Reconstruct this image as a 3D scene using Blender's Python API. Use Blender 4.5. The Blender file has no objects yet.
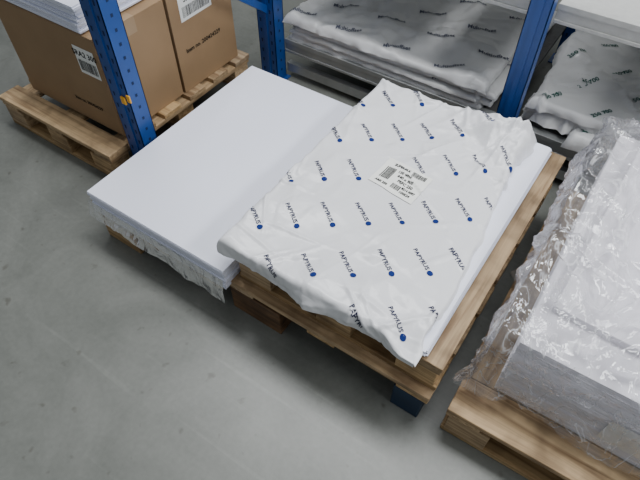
import bpy, math, random
from mathutils import Vector, Matrix, noise
from mathutils.bvhtree import BVHTree
from mathutils.geometry import delaunay_2d_cdt
random.seed(3)
S=bpy.context.scene
COL=S.collection

# ---------------- materials ----------------
def newmat(name):
    m=bpy.data.materials.new(name); m.use_nodes=True
    nt=m.node_tree; b=nt.nodes['Principled BSDF']
    return m,nt,b
def N(nt,t,**kw):
    n=nt.nodes.new(t)
    for k,v in kw.items():
        if k in n.inputs.keys(): n.inputs[k].default_value=v
        else: setattr(n,k,v)
    return n
def flat(name,col,rough=.5,metal=0,bump=0,bscale=40,var=0,spec=.5):
    m,nt,b=newmat(name)
    b.inputs['Base Color'].default_value=(*col,1); b.inputs['Roughness'].default_value=rough; b.inputs['Metallic'].default_value=metal
    b.inputs['Specular IOR Level'].default_value=spec
    tc=N(nt,'ShaderNodeTexCoord')
    n=N(nt,'ShaderNodeTexNoise',Scale=bscale,Detail=5.0); nt.links.new(tc.outputs['Object'],n.inputs['Vector'])
    if var:
        r=N(nt,'ShaderNodeValToRGB')
        r.color_ramp.elements[0].position=.3;r.color_ramp.elements[1].position=.7
        r.color_ramp.elements[0].color=(*[c*(1-var) for c in col],1)
        r.color_ramp.elements[1].color=(*[min(1,c*(1+var*.6)) for c in col],1)
        nt.links.new(n.outputs['Fac'],r.inputs[0]); nt.links.new(r.outputs[0],b.inputs['Base Color'])
    if bump:
        bp=N(nt,'ShaderNodeBump',Strength=bump,Distance=.004); nt.links.new(n.outputs['Fac'],bp.inputs['Height']); nt.links.new(bp.outputs[0],b.inputs['Normal'])
    return m
def wood(name,axis,c0,c1):
    m,nt,b=newmat(name)
    tc=N(nt,'ShaderNodeTexCoord'); mp=N(nt,'ShaderNodeMapping')
    sc=[28,28,60]; sc[axis]=1.6
    mp.inputs['Scale'].default_value=sc
    geo=N(nt,'ShaderNodeNewGeometry')
    add=N(nt,'ShaderNodeVectorMath',operation='ADD')
    mul=N(nt,'ShaderNodeMath',operation='MULTIPLY'); mul.inputs[1].default_value=37
    nt.links.new(geo.outputs['Random Per Island'],mul.inputs[0])
    nt.links.new(tc.outputs['Object'],add.inputs[0]); nt.links.new(mul.outputs[0],add.inputs[1])
    nt.links.new(add.outputs[0],mp.inputs['Vector'])
    n=N(nt,'ShaderNodeTexNoise',Scale=1.6,Detail=6.0,Roughness=.6,Distortion=.8); nt.links.new(mp.outputs[0],n.inputs['Vector'])
    r=N(nt,'ShaderNodeValToRGB'); r.color_ramp.elements[0].position=.32; r.color_ramp.elements[1].position=.6
    r.color_ramp.elements[0].color=(*c0,1); r.color_ramp.elements[1].color=(*c1,1)
    nt.links.new(n.outputs['Fac'],r.inputs[0])
    n2=N(nt,'ShaderNodeTexNoise',Scale=9.0,Detail=3.0); nt.links.new(add.outputs[0],n2.inputs['Vector'])
    r2=N(nt,'ShaderNodeValToRGB'); r2.color_ramp.elements[0].position=.32; r2.color_ramp.elements[1].position=.55
    r2.color_ramp.elements[0].color=(.45,.42,.39,1); r2.color_ramp.elements[1].color=(1,1,1,1)
    nt.links.new(n2.outputs['Fac'],r2.inputs[0])
    mx=N(nt,'ShaderNodeMixRGB',blend_type='MULTIPLY'); mx.inputs[0].default_value=.85
    nt.links.new(r.outputs[0],mx.inputs[1]); nt.links.new(r2.outputs[0],mx.inputs[2])
    hsv=N(nt,'ShaderNodeHueSaturation')
    mr=N(nt,'ShaderNodeMapRange'); mr.inputs['To Min'].default_value=.62; mr.inputs['To Max'].default_value=1.1
    nt.links.new(geo.outputs['Random Per Island'],mr.inputs['Value']); nt.links.new(mr.outputs[0],hsv.inputs['Value'])
    ms=N(nt,'ShaderNodeMapRange'); ms.inputs['To Min'].default_value=1.05; ms.inputs['To Max'].default_value=.78
    fr=N(nt,'ShaderNodeMath',operation='FRACT'); nt.links.new(mul.outputs[0],fr.inputs[0])
    nt.links.new(fr.outputs[0],ms.inputs['Value']); nt.links.new(ms.outputs[0],hsv.inputs['Saturation'])
    nt.links.new(mx.outputs[0],hsv.inputs['Color']); nt.links.new(hsv.outputs[0],b.inputs['Base Color'])
    b.inputs['Roughness'].default_value=.65
    bp=N(nt,'ShaderNodeBump',Strength=.35,Distance=.003); nt.links.new(n.outputs['Fac'],bp.inputs['Height']); nt.links.new(bp.outputs[0],b.inputs['Normal'])
    return m
WX=wood('wood_x',0,(.31,.18,.08),(.64,.44,.23)); WY=wood('wood_y',1,(.31,.18,.08),(.64,.44,.23))
WD=wood('wood_dark',0,(.12,.065,.035),(.30,.17,.085))
def sheetmat(name,col,dark=.72):
    m,nt,b=newmat(name)
    tc=N(nt,'ShaderNodeTexCoord'); mp=N(nt,'ShaderNodeMapping'); mp.inputs['Scale'].default_value=(1.5,1.5,260)
    nt.links.new(tc.outputs['Object'],mp.inputs[0])
    n=N(nt,'ShaderNodeTexNoise',Scale=1.0,Detail=3.0); nt.links.new(mp.outputs[0],n.inputs['Vector'])
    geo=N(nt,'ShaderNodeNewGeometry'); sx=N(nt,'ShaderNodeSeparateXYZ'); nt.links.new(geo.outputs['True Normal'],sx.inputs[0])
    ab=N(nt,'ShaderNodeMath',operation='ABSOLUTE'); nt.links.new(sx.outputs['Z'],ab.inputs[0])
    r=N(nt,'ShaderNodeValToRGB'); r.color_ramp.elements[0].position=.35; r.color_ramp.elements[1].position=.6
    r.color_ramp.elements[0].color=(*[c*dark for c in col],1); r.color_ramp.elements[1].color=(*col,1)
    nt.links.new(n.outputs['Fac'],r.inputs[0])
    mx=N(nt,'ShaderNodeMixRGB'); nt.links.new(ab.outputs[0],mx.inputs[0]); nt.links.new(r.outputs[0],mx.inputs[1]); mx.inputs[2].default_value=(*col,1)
    nt.links.new(mx.outputs[0],b.inputs['Base Color']); b.inputs['Roughness'].default_value=.5
    return m
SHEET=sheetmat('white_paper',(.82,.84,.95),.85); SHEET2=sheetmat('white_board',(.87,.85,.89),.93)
def wrapmat(name,col,bs=.5,sc=9):
    m,nt,b=newmat(name)
    tc=N(nt,'ShaderNodeTexCoord')
    n=N(nt,'ShaderNodeTexNoise',Scale=7.0,Detail=4.0); nt.links.new(tc.outputs['Object'],n.inputs['Vector'])
    mx=N(nt,'ShaderNodeMixRGB'); mx.inputs[0].default_value=.10
    nt.links.new(tc.outputs['Object'],mx.inputs[1]); nt.links.new(n.outputs['Color'],mx.inputs[2])
    def crease(scale,th):
        v=N(nt,'ShaderNodeTexVoronoi',feature='DISTANCE_TO_EDGE',Scale=scale); nt.links.new(mx.outputs[0],v.inputs['Vector'])
        mm=N(nt,'ShaderNodeMath',operation='MINIMUM'); mm.inputs[1].default_value=th; nt.links.new(v.outputs['Distance'],mm.inputs[0]); return mm
    a=crease(sc,.08); c=crease(sc*2.6,.1)
    ad=N(nt,'ShaderNodeMath',operation='MULTIPLY_ADD'); nt.links.new(c.outputs[0],ad.inputs[0]); ad.inputs[1].default_value=.45; nt.links.new(a.outputs[0],ad.inputs[2])
    n3=N(nt,'ShaderNodeTexNoise',Scale=3.5,Detail=2.0); nt.links.new(tc.outputs['Object'],n3.inputs['Vector'])
    rr=N(nt,'ShaderNodeMapRange'); rr.inputs['From Min'].default_value=.45; rr.inputs['From Max'].default_value=.62; rr.inputs['To Min'].default_value=.1
    nt.links.new(n3.outputs['Fac'],rr.inputs['Value'])
    ml=N(nt,'ShaderNodeMath',operation='MULTIPLY'); nt.links.new(ad.outputs[0],ml.inputs[0]); nt.links.new(rr.outputs[0],ml.inputs[1])
    bp=N(nt,'ShaderNodeBump',Strength=bs,Distance=.03); nt.links.new(ml.outputs[0],bp.inputs['Height']); nt.links.new(bp.outputs[0],b.inputs['Normal'])
    b.inputs['Base Color'].default_value=(*col,1); b.inputs['Roughness'].default_value=.30
    return m
WRAP=wrapmat('ream_wrapper',(.76,.76,.78),.35,7); WRAP2=wrapmat('crumpled_wrapper',(.74,.74,.74),.5,6)
def filmmat(name='plastic_film',haze=.09,streak=.45):
    m=bpy.data.materials.new(name); m.use_nodes=True; nt=m.node_tree; nt.nodes.clear()
    out=N(nt,'ShaderNodeOutputMaterial'); tr=N(nt,'ShaderNodeBsdfTransparent'); gl=N(nt,'ShaderNodeBsdfGlossy',Roughness=.06)
    tr.inputs[0].default_value=(.93,.93,.94,1); gl.inputs[0].default_value=(.95,.95,.97,1)
    df=N(nt,'ShaderNodeBsdfDiffuse'); df.inputs[0].default_value=(.85,.85,.88,1)
    tc=N(nt,'ShaderNodeTexCoord'); mp=N(nt,'ShaderNodeMapping'); mp.inputs['Rotation'].default_value=(0,0,.5); mp.inputs['Scale'].default_value=(9,3.5,6)
    nt.links.new(tc.outputs['Object'],mp.inputs[0])
    n=N(nt,'ShaderNodeTexNoise',Scale=1.3,Detail=3.5,Distortion=1.5); nt.links.new(mp.outputs[0],n.inputs['Vector'])
    bp=N(nt,'ShaderNodeBump',Strength=.9,Distance=.03); nt.links.new(n.outputs['Fac'],bp.inputs['Height'])
    nt.links.new(bp.outputs[0],gl.inputs['Normal'])
    lw=N(nt,'ShaderNodeLayerWeight',Blend=.33); nt.links.new(bp.outputs[0],lw.inputs['Normal'])
    mr=N(nt,'ShaderNodeMapRange'); mr.inputs['To Min'].default_value=.07; mr.inputs['To Max'].default_value=.8
    nt.links.new(lw.outputs['Fresnel'],mr.inputs['Value'])
    m1=N(nt,'ShaderNodeMixShader'); nt.links.new(mr.outputs[0],m1.inputs[0]); nt.links.new(tr.outputs[0],m1.inputs[1]); nt.links.new(gl.outputs[0],m1.inputs[2])
    r=N(nt,'ShaderNodeValToRGB'); e=r.color_ramp.elements; e[0].position=.475; e[0].color=(haze,haze,haze,1); e[1].position=.5; e[1].color=(streak,streak,streak,1)
    e2=r.color_ramp.elements.new(.52); e2.color=(haze,haze,haze,1)
    nt.links.new(n.outputs['Fac'],r.inputs[0])
    m2=N(nt,'ShaderNodeMixShader'); nt.links.new(r.outputs[0],m2.inputs[0]); nt.links.new(m1.outputs[0],m2.inputs[1]); nt.links.new(df.outputs[0],m2.inputs[2])
    nt.links.new(m2.outputs[0],out.inputs[0]); return m
FILM=filmmat(); FILM2=filmmat('thin_film',.05,.25)
NAVY=flat('navy_print',(.012,.028,.15),.8,spec=.1); GREY=flat('grey_print',(.12,.13,.18),.8,spec=.1); GREEN=flat('green_print',(.01,.10,.08),.8,spec=.1)
BLACK=flat('black_print',(.015,.015,.015),.8,spec=.1); LABEL=flat('label_paper',(.88,.88,.84),.5)
BLUE=flat('rack_blue_paint',(.008,.065,.28),.38,var=.15,bscale=8); HOLE=flat('slot_dark',(.004,.02,.08),.8)
STEEL=flat('galvanised_steel',(.42,.43,.43),.4,.5,var=.15,bscale=12); LIGHTM=flat('shelf_light_grey',(.52,.52,.50),.45,var=.08)
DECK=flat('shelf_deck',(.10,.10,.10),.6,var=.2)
CARD=flat('cardboard',(.33,.21,.11),.75,var=.1,bscale=5,bump=.1); TAPE=flat('packing_tape',(.36,.24,.13),.3)
ORANGE=flat('safety_clip_orange',(.85,.42,.02),.4); BLOCKBLUE=flat('blue_painted_block',(.008,.028,.065),.6,var=.2,bscale=20)

# ---------------- mesh builder ----------------
class MB:
    def __init__(s): s.v=[];s.f=[];s.m=[]
    def box(s,x0,x1,y0,y1,z0,z1,mat=0,rot=0,c=None):
        b=len(s.v)
        P=[(x0,y0,z0),(x1,y0,z0),(x1,y1,z0),(x0,y1,z0),(x0,y0,z1),(x1,y0,z1),(x1,y1,z1),(x0,y1,z1)]
        if rot:
            cx,cy=c if c else ((x0+x1)/2,(y0+y1)/2); ca,sa=math.cos(rot),math.sin(rot)
            P=[(cx+(x-cx)*ca-(y-cy)*sa,cy+(x-cx)*sa+(y-cy)*ca,z) for x,y,z in P]
        s.v+=P
        for q in ((0,3,2,1),(4,5,6,7),(0,1,5,4),(1,2,6,5),(2,3,7,6),(3,0,4,7)):
            s.f.append([b+i for i in q]); s.m.append(mat)
    def beam(s,a,b_,w,t,mat=0):
        a=Vector(a);b_=Vector(b_);d=(b_-a).normalized();sx=d.cross(Vector((0,0,1)))
        if sx.length<.01: sx=Vector((1,0,0))
        sx.normalize(); sy=d.cross(sx); b=len(s.v)
        for p in (a,b_):
            for i,j in ((-1,-1),(1,-1),(1,1),(-1,1)): s.v.append(tuple(p+sx*i*w/2+sy*j*t/2))
        for q in ((0,3,2,1),(4,5,6,7),(0,1,5,4),(1,2,6,5),(2,3,7,6),(3,0,4,7)):
            s.f.append([b+i for i in q]); s.m.append(mat)
    def poly(s,pts,mat=0):
        b=len(s.v); s.v+=[tuple(p) for p in pts]; s.f.append(list(range(b,b+len(pts)))); s.m.append(mat)
    def obj(s,name,mats,parent=None,smooth=False,bevel=0):
        me=bpy.data.meshes.new(name); me.from_pydata(s.v,[],s.f)
        for m in mats: me.materials.append(m)
        me.polygons.foreach_set('material_index',s.m)
        if smooth: me.polygons.foreach_set('use_smooth',[True]*len(s.f))
        me.update(); o=bpy.data.objects.new(name,me); COL.objects.link(o)
        if parent: o.parent=parent
        if bevel:
            md=o.modifiers.new('bevel','BEVEL'); md.width=bevel; md.segments=2; md.limit_method='ANGLE'
        return o
def empty(name):
    e=bpy.data.objects.new(name,None); e.empty_display_size=.1; COL.objects.link(e); return e
_tc={}
def textmesh(txt,size,off=0.0):
    k=(txt,size,off)
    if k in _tc: return _tc[k]
    cu=bpy.data.curves.new('t','FONT'); cu.body=txt; cu.size=size; cu.resolution_u=2; cu.offset=off; cu.align_x='CENTER'; cu.align_y='CENTER'
    o=bpy.data.objects.new('t',cu); COL.objects.link(o); bpy.context.view_layer.update()
    me=bpy.data.meshes.new_from_object(o)
    r=([(v.co.x,v.co.y) for v in me.vertices],[list(p.vertices) for p in me.polygons])
    bpy.data.objects.remove(o); bpy.data.meshes.remove(me); _tc[k]=r; return r
def puttext(mb,txt,size,fn,ox,oy,ang,mat=0,off=0.0,clip=None):
    V,F=textmesh(txt,size,off); ca,sa=math.cos(ang),math.sin(ang)
    Q=[(ox+x*ca-y*sa,oy+x*sa+y*ca) for x,y in V]
    b=len(mb.v); mb.v+=[tuple(fn(*q)) for q in Q]
    for f in F:
        if clip and any(not(clip[0]<Q[i][0]<clip[1] and clip[2]<Q[i][1]<clip[3]) for i in f): continue
        mb.f.append([b+i for i in f]); mb.m.append(mat)
def putdisc(mb,r,fn,ox,oy,mat=0):
    c=fn(ox,oy); P=[fn(ox+r*math.cos(a*math.pi/8),oy+r*math.sin(a*math.pi/8)) for a in range(16)]
    for i in range(16): mb.poly([c,P[i],P[(i+1)%16]],mat)
def putrect(mb,fn,ox,oy,w,h,ang,mat,nx=1,ny=1):
    ca,sa=math.cos(ang),math.sin(ang)
    for i in range(nx):
        for j in range(ny):
            q=[]
            for a,b in ((0,0),(1,0),(1,1),(0,1)):
                x=-w/2+w*(i+a)/nx; y=-h/2+h*(j+b)/ny
                q.append(fn(ox+x*ca-y*sa,oy+x*sa+y*ca))
            mb.poly(q,mat)

# piecewise-planar crumple field (random triangulated network)
class TIN:
    def __init__(s,x0,x1,y0,y1,sp,seed,ax=1.0,rot=0):
        R=random.Random(seed); m=.3; pts=[]; hs=[]
        nx=int((x1-x0+2*m)/sp)+1; ny=int((y1-y0+2*m)/(sp*ax))+1
        for i in range(nx):
            for j in range(ny):
                pts.append(Vector((x0-m+(i+R.uniform(-.48,.48))*sp,y0-m+(j+R.uniform(-.48,.48))*sp*ax)))
        out=delaunay_2d_cdt(pts,[],[],0,1e-6)
        vs=[(p.x,p.y,R.uniform(0,1)**1.6) for p in out[0]]
        s.b=BVHTree.FromPolygons(vs,[list(f) for f in out[2]])
    def __call__(s,x,y):
        h=s.b.ray_cast(Vector((x,y,9)),Vector((0,0,-1)))
        return h[0].z if h[0] is not None else .3

class Wrap:
    def __init__(s,x0,x1,y0,y1,zt,thick,amp,nf,seed,rot=0,extra=None,bulge=.006,front=None,taper=0,L=(.06,.28),sp=.09,mask=None):
        s.b=(x0,x1,y0,y1); s.zt=zt; s.th=thick; s.amp=amp; s.extra=extra; s.bul=bulge; s.rot=rot; s.seed=seed
        s.front=front or thick; s.taper=taper; s.mask=mask
        s.t1=TIN(x0,x1,y0,y1,sp,seed,1.5); s.t2=TIN(x0,x1,y0,y1,sp*.4,seed+1,1.0); s.t3=TIN(x0,x1,y0,y1,sp*.8,seed+2,.5)
        R=random.Random(seed); s.fo=[]
        for i in range(nf):
            e=R.random()
            if e<.6:
                side=R.randint(0,3)
                px=[x0,x1,R.uniform(x0,x1),R.uniform(x0,x1)][side]; py=[R.uniform(y0,y1),R.uniform(y0,y1),y0,y1][side]
            else: px=R.uniform(x0,x1);py=R.uniform(y0,y1)
            s.fo.append((px,py,R.uniform(0,math.pi),R.uniform(.3,1)*R.choice((1,1,-.4)),R.uniform(.006,.016),R.uniform(*L)))
    def h(s,x,y):
        t=0
        for px,py,a,am,w,L in s.fo:
            dx=x-px;dy=y-py; al=dx*math.cos(a)+dy*math.sin(a); ac=-dx*math.sin(a)+dy*math.cos(a)
            if abs(al)<L and abs(ac)<w: t+=am*(1-abs(ac)/w)*(1-abs(al)/L)
        m=.30+1.4*max(0,min(1,.5+1.6*noise.noise(Vector((x*3.2,y*3.2,s.seed+4)))))
        if s.mask: m*=s.mask(x,y)
        t=t*s.amp*.7+s.amp*m*(1.0*s.t1(x,y)+.6*s.t3(x,y)+.32*s.t2(x,y))
        if s.extra: t+=s.extra(x,y)
        return t
    def P(s,x,y,off=0.0):
        x0,x1,y0,y1=s.b; r=.008
        cx=min(max(x,x0),x1);cy=min(max(y,y0),y1);ox=x-cx;oy=y-cy
        def o(d):
            a=abs(d); return math.copysign(r*math.sin(min(a/r,math.pi/2)),d) if a>0 else 0
        d=max(abs(ox),abs(oy)); q=d/r
        drop=r*(1-math.cos(min(q,math.pi/2)))+max(0,d-r*math.pi/2)
        hh=s.h(x,y); k=max(0,1-d/.03)
        z=s.zt+hh*k-drop+off*k
        bx=o(ox);by=o(oy)
        if d>0:
            bl=s.bul*(noise.noise(Vector((x*14,y*14,s.seed+9)))+.4*noise.noise(Vector((x*40,y*40,s.seed))))*min(1,d/.02)
            bl+=hh*(1-k)*.7
            if bx: bx+=math.copysign(bl+off,ox)
            if by: by+=math.copysign(bl+off,oy)
        wv=.006*noise.noise(Vector((x*5,y*5,s.seed+20)))
        X,Y=cx+bx+wv*(1 if s.bul else 0),cy+by+wv*(1 if s.bul else 0)
        if s.taper: X-=s.taper*max(0,(cx-x0)/(x1-x0))**3*max(0,(cy-y0)/(y1-y0)-.25)/.75
        if s.rot:
            mx,my=(x0+x1)/2,(y0+y1)/2;ca,sa=math.cos(s.rot),math.sin(s.rot)
            X,Y=mx+(X-mx)*ca-(Y-my)*sa,my+(X-mx)*sa+(Y-my)*ca
        fr=s.th
        if oy<0 and abs(oy)>=abs(ox): fr=s.front
        return (X,Y,max(z,s.zt-fr))
    def mesh(s,name,mat,res=.007,parent=None,skirt=None,smooth=True):
        x0,x1,y0,y1=s.b; k=skirt if skirt is not None else s.th+.004
        nx=int((x1-x0+2*k)/res);ny=int((y1-y0+2*k)/res); mb=MB()
        for j in range(ny+1):
            for i in range(nx+1):
                mb.v.append(s.P(x0-k+(x1-x0+2*k)*i/nx,y0-k+(y1-y0+2*k)*j/ny))
        for j in range(ny):
            for i in range(nx):
                a=j*(nx+1)+i; mb.f.append([a,a+1,a+nx+2,a+nx+1]); mb.m.append(0)
        return mb.obj(name,[mat],parent,smooth=smooth)

# ---------------- pallets ----------------
def pallet(name,x0,x1,y0,y1,z0,h=.144,deck='y',nd=5,bw=.1,bmat=0,rot=0,c=None,bottom=True,xs=None,bluei=None,skip=()):
    mb=MB(); t=.021; R=random.Random(name+str(x0))
    cc=c or (x0,y0)
    def B(*a,m=0):
        mb.box(*a,mat=m,rot=rot,c=cc)
    zb=z0+(t if bottom else 0); zt=z0+h-2*t
    ys=[y0,(y0+y1)/2-.05,y1-.1]
    xs=xs or [(x0+.01,.12),((x0+x1)/2-.05,.12),(x1-.13,.12)]
    for yy in ys:
        if bottom: B(x0+R.uniform(0,.006),x1-R.uniform(0,.006),yy+.006,yy+.094,z0,z0+t,m=0)
    for i,(xx,bwid) in enumerate(xs):
        for j,yy in enumerate(ys):
            if (i,j) in skip: continue
            m=2 if bmat else 0
            if bluei==i: m=3
            B(xx,xx+bwid,yy+.003,yy+.1-.003,zb,zt,m=m)
    if deck=='y':
        for yy in ys: B(x0+.003,x1-.003,yy,yy+.1,zt,zt+t,m=0)
        for i in range(nd):
            xx=x0+(x1-x0-bw)*i/(nd-1); B(xx,xx+bw,y0-R.uniform(0,.006),y1+R.uniform(0,.006),zt+t,z0+h,m=1)
    elif deck=='frame':
        for xx in (x0,(x0+x1)/2-.05,x1-.1): B(xx,xx+.1,y0+.003,y1-.003,zt,zt+t,m=1)
        B(x0,x1,y0,y0+.12,zt+t,z0+h,m=0)
        B(x0,x0+.095,y0+.122,y1,zt+t,z0+h,m=1)
        yy=y0+.125
        while yy<y1-.09:
            B(x0+.097,x1,yy,yy+.09,zt+t,z0+h,m=0); yy+=.103
    else:
        for xx in (x0,(x0+x1)/2-.05,x1-.1): B(xx,xx+.1,y0+.003,y1-.003,zt,zt+t,m=1)
        for i in range(nd):
            yy=y0+(y1-y0-bw)*i/(nd-1); B(x0-R.uniform(0,.006),x1+R.uniform(0,.006),yy,yy+bw,zt+t,z0+h,m=0)
    return mb.obj(name,[WX,WY,WD,BLOCKBLUE],bevel=.0025)
pallet('wooden_pallet',-1.42,-.835,.655,1.60,0,.144,'x',6,bottom=False,xs=[(-1.41,.17),(-1.15,.12),(-.99,.13)],skip=((1,0),(2,0)))
pallet('wooden_pallet',-.82,-.10,.675,1.62,0,.160,'x',6,bw=.12,bmat=1,bottom=False,xs=[(-.815,.20),(-.5,.12),(-.205,.09)],bluei=2,skip=((1,0),))
pallet('wooden_pallet',-.79,-.095,.70,1.66,.1605,.144,'y',5,bw=.11)
pallet('wooden_pallet',-2.28,-1.59,.87,1.74,0,.144,'x',6)
pallet('wooden_pallet',-.045,.80,.685,1.70,0,.150,'frame',6,bw=.1,rot=.02)

# ---------------- sheet stacks ----------------
def sheets(name,x0,x1,y0,y1,z0,z1,n,jit,seed,mat=SHEET,rot=0,parent=None):
    R=random.Random(seed); mb=MB(); dx=dy=0
    for i in range(n):
        a=z0+(z1-z0)*i/n; b=z0+(z1-z0)*(i+1)/n
        dx=.6*dx+R.gauss(0,jit);dy=.6*dy+R.gauss(0,jit)
        if i==n-1: dx=dy=0
        mb.box(x0+dx,x1+dx,y0+dy,y1+dy,a,b,rot=rot+R.gauss(0,jit*.6))
    return mb.obj(name,[mat],parent,bevel=0)
ws=sheets('paper_sheet_stack',-1.412,-.80,.650,1.560,.145,.240,24,.0016,5)
us=sheets('paper_sheet_stack',-.79,-.150,.70,1.635,.3055,.338,9,.004,8)
def skirtfilm(name,pts,ztop,zbot,out,seed,parent=None):
    mb=MB(); L=[]; tot=0
    for a,b in zip(pts[:-1],pts[1:]):
        a=Vector(a);b=Vector(b);d=(b-a);n=max(2,int(d.length/.012)); nrm=Vector((d.y,-d.x)).normalized()
        for i in range(n): L.append((a+d*i/n,nrm,tot+d.length*i/n))
        tot+=d.length
    L.append((Vector(pts[-1]),nrm,tot)); M=10
    for p,nr,s in L:
        for j in range(M+1):
            t=j/M; u=s/tot; zb=zbot-(.05*max(0,u-.6)/.4)+.012*noise.noise(Vector((s*6,seed,0)))
            o=.003+out*t*(1+.7*noise.noise(Vector((s*9,t*1.5,seed))))+.006*t*noise.noise(Vector((s*30,t*3,seed+2)))
            q=p+nr*o; mb.v.append((q.x,q.y,ztop+(zb-ztop)*t))
    for i in range(len(L)-1):
        for j in range(M):
            a=i*(M+1)+j; mb.f.append([a,a+M+1,a+M+2,a+1]); mb.m.append(0)
    return mb.obj(name,[FILM2],parent,smooth=True)
skirtfilm('film',[(-1.412,1.1),(-1.417,.645),(-.80,.645)],.20,.140,.016,4,ws)

# ---------------- wrapped ream (main) ----------------
X0,X1,Y0,Y1=-.800,-.180,.680,1.605
TC=TIN(X1-.4,X1,Y1-.4,Y1,.055,77,1.3); TC2=TIN(X1-.4,X1,Y1-.4,Y1,.022,78,1.0)
def ext(x,y):
    t=0
    dx=(x-(X1-.05))/.19; dy=(y-(Y1-.02))/.13
    d=abs(dx)*.75+abs(dy)*.75
    t+=.062*max(0,1-d)
    for ang_,off_,wd,am in ((.35,0,.018,.016),(.9,.02,.014,.014),(1.35,-.01,.016,.016)):
        px,py=x-(X1-.04),y-(Y1-.03)
        al=-(px*math.cos(ang_)+py*math.sin(ang_)); ac=-px*math.sin(ang_)+py*math.cos(ang_)+off_
        if al>-.05 and al<.38 and abs(ac)<wd: t+=am*(1-abs(ac)/wd)*(1-max(0,al)/.38)
    if y>Y1-.30 and x>X1-.34:
        k=min(1,(y-Y1+.30)/.18)*min(1,(x-X1+.34)/.18); t+=k*(.044*TC(x,y)+.010*TC2(x,y)-.012)
    d=math.hypot((x-X1)/.16,(y-Y0)/.12); t-=.018*max(0,1-d)**1.3
    if y<Y0+.14: t-=(.010*(1-(y-Y0)/.14))*(.5+1.3*noise.noise(Vector((x*11,0,7))))*(1 if x>-.6 else .5)
    if x>X1-.08: t-=.014*(x-X1+.08)/.08*(1 if y<Y1-.25 else 0.2)*(.8+.8*noise.noise(Vector((0,y*10,7))))
    return t
LC=Vector((-.488,1.18))
def mask1(x,y):
    d=math.hypot((x-LC.x)/.16,(y-LC.y)/.16)
    return .55+.45*min(1,d**2)
W=Wrap(X0,X1,Y0,Y1,.362,.030,.0125,60,11,extra=ext,front=.056,taper=.065,sp=.095,mask=mask1)
ream=W.mesh('wrapped_paper_ream',WRAP,.0040,skirt=.055)
core=MB(); core.box(X0+.005,X1-.10,Y0+.006,Y1-.03,.339,.342); core.obj('sheets',[SHEET],ream)
pr=MB(); fn=lambda x,y:W.P(x,y,.0016)
ox,oy=-.215,.700; A=Vector((.086,.064)); Bv=Vector((.134,-.132)); ang=math.radians(-36)
k=.022
clip=(X0-k,X1+k,Y0-.03,Y1+k)
for i in range(-14,15):
    for j in range(-12,12):
        c=Vector((ox,oy))+A*i+Bv*j
        if j%2: c+=A*.18
        if not(X0-.06<c.x<X1+.06 and Y0-.06<c.y<Y1+.06): continue
        hid=abs(c.x-LC.x)<.085 and abs(c.y-LC.y)<.07
        ins=X0-.01<c.x<X1+.01 and Y0-.02<c.y<Y1+.01
        if not hid and ins: putdisc(pr,.0090,fn,c.x,c.y,0)
        d=Vector((math.cos(ang),math.sin(ang)))
        t=c-d*.050
        if abs(t.x-LC.x)<.09 and abs(t.y-LC.y)<.08: continue
        puttext(pr,'PAPYRUS',.0188,fn,t.x,t.y,ang,1,off=.0004,clip=clip)
pr.obj('printed_pattern',[NAVY,flat('dark_print',(.03,.032,.07),.8,spec=.1),LABEL],ream)
lb=MB(); f2=lambda x,y:W.P(x,y,.0030); f3=lambda x,y:W.P(x,y,.0041); la=math.radians(-4)
putrect(lb,f2,LC.x,LC.y,.17,.125,la,0,32,24)
R=random.Random(2)
for blk,(bx,by,bw,bh) in enumerate([(-.052,.004,.030,.055),(.045,.04,.05,.018),(.0,-.035,.03,.02)]):
    x=0
    while x<bw:
        w=R.uniform(.0010,.0030)
        putrect(lb,f3,LC.x+bx-bw/2+x,LC.y+by,w,bh,la,1,1,8); x+=w+R.uniform(.001,.002)
for i,(tx,ty,tt,sz) in enumerate([(-.02,.045,'SUPERSILK',.013),(.0,.024,'130 g/m2',.014),(.012,.006,'640 x 900',.015),(.022,-.012,'PEFC 250',.015),(.045,-.030,'8214 0097',.012),(-.05,-.042,'ARK 250',.012),(.04,-.046,'100524',.014)]):
    puttext(lb,tt,sz,f3,LC.x+tx,LC.y+ty,la,1,off=.0005)
lb.obj('ream_label',[LABEL,BLACK],ream)

# ---------------- right stack in film ----------------
rs=sheets('film_wrapped_sheet_stack',.03,.76,.815,1.74,.1505,.412,60,.0010,21,SHEET2,rot=.01)
sheets('top_pack',.085,.80,.93,1.72,.4125,.434,8,.001,22,SHEET2,rot=-.03,parent=rs)
mb=MB(); mb.box(.082,.80,.926,1.73,.4345,.4375,rot=-.035); mb.obj('cover_board',[SHEET2],rs,bevel=.001)
lbm=MB(); lbm.poly([(.30,.808,.20),(.46,.812,.20),(.46,.812,.30),(.30,.808,.30)]); lbm.obj('pack_label',[LABEL],rs)
def ext2(x,y):
    d=math.hypot((x-.0)/.14,(y-1.25)/.6); return .026*max(0,1-d)
def mask2(x,y):
    k=min(1,max(0,(x-.10)/.06))*min(1,max(0,(y-.93)/.05))
    return 1-.8*k
F=Wrap(-.014,.80,.795,1.745,.445,.295,.034,90,31,extra=ext2,bulge=.024,L=(.10,.45),sp=.08,mask=mask2)
F.mesh('stretch_film',FILM,.007,parent=rs,skirt=.26)

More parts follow.
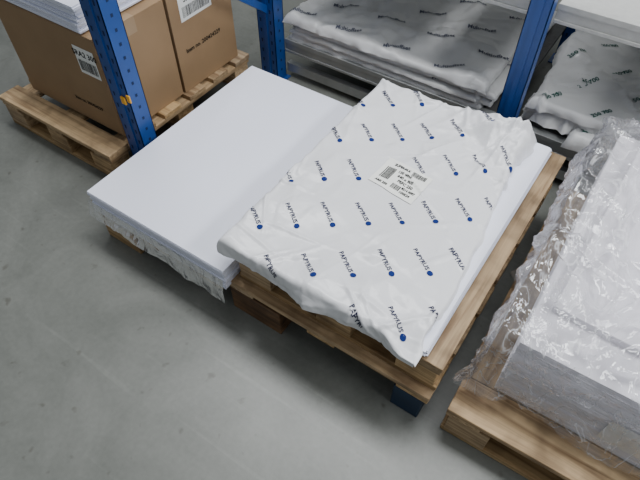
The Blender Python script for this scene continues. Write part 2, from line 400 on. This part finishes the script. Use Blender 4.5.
# ---------------- left: boxes ----------------
def carton(name,x0,x1,y0,y1,z0,z1):
    mb=MB(); mb.box(x0,x1,y0,y1,z0,z1-.004)
    ym=(y0+y1)/2
    mb.box(x0,x1,y0,ym-.002,z1-.004,z1); mb.box(x0,x1,ym+.002,y1,z1-.004,z1)
    o=mb.obj(name,[CARD],bevel=.003)
    t=MB(); t.box(x0-.0006,x1+.0006,ym-.025,ym+.025,z1-.06,z1+.0006); t.obj('tape',[TAPE],o)
    return o
b1=carton('cardboard_box',-2.20,-1.625,.99,1.335,.1445,.57)
b2=carton('cardboard_box',-2.20,-1.620,1.345,1.70,.1445,.60)
def prints(o,fn,items,labels):
    mb=MB()
    for (cx,cy,w,h) in labels:
        mb.poly([fn(cx-w/2,cy-h/2,.0010),fn(cx+w/2,cy-h/2,.0010),fn(cx+w/2,cy+h/2,.0010),fn(cx-w/2,cy+h/2,.0010)],0)
        x=-w*.42
        while x<w*.42:
            ww=R.uniform(.0015,.004); a=cx+x
            mb.poly([fn(a,cy-h*.38,.0016),fn(a+ww,cy-h*.38,.0016),fn(a+ww,cy+h*.02,.0016),fn(a,cy+h*.02,.0016)],1); x+=ww+R.uniform(.0015,.004)
        puttext(mb,'SRA2 300',h*.28,lambda u,v:fn(u,v,.0016),cx,cy+h*.25,0,1,off=.0006)
    for (cx,cy,t,s) in items: puttext(mb,t,s,lambda u,v:fn(u,v,.0016),cx,cy,0,1,off=.0005)
    if mb.v: mb.obj('box_print',[LABEL,BLACK],o)
prints(b1,lambda u,v,d:(u,.99-d,v),[(-1.79,.24,'Item no. 200424229',.020)],[(-1.70,.455,.11,.115)])
prints(b2,lambda u,v,d:(-1.620+d,u,v),[(1.50,.32,'Item no. 200424229',.026)],[(1.49,.50,.18,.11)])
sheets('paper_sheet_stack',-2.15,-1.68,.995,1.30,.5715,.67,18,.005,41,SHEET)

# ---------------- rack ----------------
rack=empty('storage_rack')
def post(cx,y0,ztop=2.4,w=.095,d=.07,holes=True):
    mb=MB(); x0,x1=cx-w/2,cx+w/2; t=.003
    mb.box(x0,x1,y0,y0+t,0.006,ztop); mb.box(x0,x0+t,y0,y0+d,.006,ztop); mb.box(x1-t,x1,y0,y0+d,.006,ztop)
    mb.box(x0,x0+.02,y0+d-t,y0+d,.006,ztop); mb.box(x1-.02,x1,y0+d-t,y0+d,.006,ztop)
    mb.box(x0-.02,x1+.02,y0-.01,y0+d+.01,0,.006)
    mb.box(cx-.010,cx+.010,y0-.004,y0,.006,ztop)
    z=.06
    while z<ztop-.05 and holes:
        for sx in (-1,1):
            a=cx+sx*.028*w/.095
            mb.poly([(a-.005,y0-.0008,z+.008),(a-.003,y0-.0008,z-.010),(a+.003,y0-.0008,z-.010),(a+.005,y0-.0008,z+.008)],1)
        mb.poly([(x1+.0008,y0+.030,z+.006),(x1+.0008,y0+.040,z+.006),(x1+.0008,y0+.040,z-.006),(x1+.0008,y0+.030,z-.006)],1)
        z+=.05
    return mb.obj('post',[BLUE,HOLE],rack)
post(-1.510,.955); post(-1.510,1.79); post(-.365,1.79,w=.072,d=.06,holes=False); post(-1.51,2.72); post(-.365,2.72); post(1.15,1.79); post(1.15,2.72)
mb=MB(); mb.beam((-1.51,1.80,.36),(-1.51,1.0,.98),.03,.03); mb.beam((-1.51,1.0,1.0),(-1.51,1.80,1.5),.03,.03); mb.beam((-1.51,1.0,1.6),(-1.51,1.8,1.6),.03,.03)
mb.obj('brace',[BLUE],rack)
mb=MB(); mb.box(-1.470,-1.452,.951,.957,.40,.43); mb.box(-1.500,-1.478,.947,.955,.385,.415); mb.obj('safety_clip',[ORANGE],rack,bevel=.002)
def level(x0,x1,z,m):
    mb=MB()
    mb.box(x0,x1,1.862,1.90,z-.055,z+.004); mb.box(x0,x1,1.857,1.862,z-.012,z+.008); mb.box(x0,x1,1.857,1.862,z-.058,z-.046)
    mb.box(x0,x1,2.73,2.77,z-.055,z+.004)
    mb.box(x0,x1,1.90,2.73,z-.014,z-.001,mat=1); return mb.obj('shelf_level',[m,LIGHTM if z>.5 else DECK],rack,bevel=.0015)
for z,m in ((.20,STEEL),(.70,LIGHTM)):
    level(-1.462,-.405,z,m); level(-.325,1.10,z,m)
mb=MB(); mb.box(-1.462,-.413,1.87,1.90,.03,.075); mb.box(-.317,1.10,1.87,1.90,.03,.075); mb.obj('base_rail',[STEEL],rack,bevel=.002)

def shelfream(par,x0,x1,y0,y1,z0,th,amp,nf,seed,txt,pm,rot=0,step=(.17,.12),sz=.03,ta=.35,sp=.1,res=.010):
    w=Wrap(x0,x1,y0,y1,z0+th,th,amp,nf,seed,rot=rot,bulge=.012,L=(.06,.3),sp=sp)
    o=w.mesh('wrapped_ream',WRAP2,res,smooth=True,parent=par)
    p=MB(); f=lambda x,y:w.P(x,y,.0028)
    y=y0+.04; r=0
    while y<y1:
        x=x0+.05+(r%2)*step[0]/2
        while x<x1:
            puttext(p,txt,sz,f,x,y,ta,0,off=.0006,clip=(x0-.01,x1+.01,y0-.01,y1)); x+=step[0]
        y+=step[1]; r+=1
    if p.v: p.obj('printed_pattern',[pm],o)
    return o
z=.2005; g=empty('wrapped_ream_stack')
for i in range(6):
    th=[.016,.018,.015,.018,.016,.020][i]
    dx=[0,.02,-.01,.03,-.02,.0][i]; dy=[.0,.012,-.008,.015,.0,-.012][i]
    shelfream(g,-1.44+abs(dx),-.50+dx*1.6,1.885+dy,2.68,z,th,.006+.010*(i==5),30,60+i,'Multioffset',GREY,rot=[0,.01,-.012,.008,-.01,.006][i],step=(.24,.17),sz=.028,sp=.08); z+=th+.001
z=.2005; g=empty('wrapped_ream_stack')
for i in range(4):
    shelfream(g,-.30+[0,.02,.01,-.01][i],.30,1.945-.012*i,2.66,z,.028,.026,50,80+i,'250 700',GREEN,rot=[0,.03,-.02,.02][i],step=(.19,.15),sz=.026,ta=-.3+i*.4,sp=.10); z+=.029
shelfream(g,-.12,.30,1.872,1.930,.2005,.035,.016,40,97,'250 g',GREEN,rot=.02,step=(.18,.1),sz=.026)
z=.2005; g=empty('wrapped_ream_stack')
for i in range(4):
    shelfream(g,.36,1.06,1.90+.01*i,2.6,z,.03,.026,50,90+i,'700 250',GREEN,rot=[0,-.02,.02,.0][i],step=(.19,.15),sz=.026,ta=-.3,sp=.10); z+=.031

# ---------------- room ----------------
m,nt,b=newmat('concrete_floor')
tc=N(nt,'ShaderNodeTexCoord')
n=N(nt,'ShaderNodeTexNoise',Scale=2.6,Detail=10.0,Roughness=.68,Distortion=.9); nt.links.new(tc.outputs['Object'],n.inputs['Vector'])
n2=N(nt,'ShaderNodeTexNoise',Scale=60.0,Detail=4.0); nt.links.new(tc.outputs['Object'],n2.inputs['Vector'])
r=N(nt,'ShaderNodeValToRGB'); r.color_ramp.elements[0].position=.34; r.color_ramp.elements[1].position=.66
r.color_ramp.elements[0].color=(.125,.131,.117,1); r.color_ramp.elements[1].color=(.195,.200,.183,1)
mx=N(nt,'ShaderNodeMixRGB'); mx.inputs[0].default_value=.22
nt.links.new(n.outputs['Fac'],mx.inputs[1]); nt.links.new(n2.outputs['Fac'],mx.inputs[2]); nt.links.new(mx.outputs[0],r.inputs[0])
mp=N(nt,'ShaderNodeMapping'); mp.inputs['Scale'].default_value=(1.5,30,1); mp.inputs['Rotation'].default_value=(0,0,.9); nt.links.new(tc.outputs['Object'],mp.inputs[0])
n4=N(nt,'ShaderNodeTexNoise',Scale=1.2,Detail=2.0,Distortion=.3); nt.links.new(mp.outputs[0],n4.inputs['Vector'])
r4=N(nt,'ShaderNodeValToRGB'); r4.color_ramp.elements[0].position=.62; r4.color_ramp.elements[0].color=(1,1,1,1); r4.color_ramp.elements[1].position=.74; r4.color_ramp.elements[1].color=(1.15,1.15,1.15,1)
nt.links.new(n4.outputs['Fac'],r4.inputs[0])
m3=N(nt,'ShaderNodeMixRGB',blend_type='MULTIPLY'); m3.inputs[0].default_value=1; nt.links.new(r.outputs[0],m3.inputs[1]); nt.links.new(r4.outputs[0],m3.inputs[2])
n5=N(nt,'ShaderNodeTexNoise',Scale=22.0,Detail=2.0); nt.links.new(tc.outputs['Object'],n5.inputs['Vector'])
r5=N(nt,'ShaderNodeValToRGB'); r5.color_ramp.elements[0].position=.24; r5.color_ramp.elements[0].color=(.7,.68,.65,1); r5.color_ramp.elements[1].position=.33; r5.color_ramp.elements[1].color=(1,1,1,1)
nt.links.new(n5.outputs['Fac'],r5.inputs[0])
m4=N(nt,'ShaderNodeMixRGB',blend_type='MULTIPLY'); m4.inputs[0].default_value=1; nt.links.new(m3.outputs[0],m4.inputs[1]); nt.links.new(r5.outputs[0],m4.inputs[2])
nt.links.new(m4.outputs[0],b.inputs['Base Color']); b.inputs['Roughness'].default_value=.36
bp=N(nt,'ShaderNodeBump',Strength=.08,Distance=.002); nt.links.new(n2.outputs['Fac'],bp.inputs['Height']); nt.links.new(bp.outputs[0],b.inputs['Normal'])
fl=MB(); fl.box(-6,6,-4,6,-.1,0); fl.obj('floor',[m])
wl=MB(); wl.box(-6,6,6,6.1,0,4.5); wl.obj('wall_back',[flat('painted_wall',(.45,.45,.43),.8)])

# ---------------- light ----------------
w=bpy.data.worlds.new('world'); S.world=w; w.use_nodes=True
w.node_tree.nodes['Background'].inputs[0].default_value=(.87,.94,1,1); w.node_tree.nodes['Background'].inputs[1].default_value=.28
def area(name,loc,sx,sy,e,rot=(0,0,0),col=(.97,.99,1)):
    l=bpy.data.lights.new(name,'AREA'); l.shape='RECTANGLE'; l.size=sx; l.size_y=sy; l.energy=e; l.color=col
    o=bpy.data.objects.new(name,l); o.location=loc; o.rotation_euler=rot; COL.objects.link(o)
area('added_side_light',(-.9,1.7,3.8),3.6,.8,160,rot=(-.08,0,0))
area('added_side_light',(2.6,1.6,3.2),.5,3.0,120,rot=(0,.7,0))  # added tilted strip, rakes the wrapper creases and gives the film reflections

# ---------------- camera ----------------
cam=bpy.data.cameras.new('camera'); co=bpy.data.objects.new('camera',cam); COL.objects.link(co); S.camera=co
f=550; cam.sensor_width=36; cam.lens=f/640*36
r_=Vector((1280/1547,589/1050,0)); fw=Vector((-.3555,.524,-.774)).normalized()
r_=(r_-fw*r_.dot(fw)).normalized(); up=r_.cross(fw)
M=Matrix((r_,up,-fw)).transposed().to_4x4(); M.translation=Vector((0,0,1.6)); co.matrix_world=M
cam.clip_start=.01
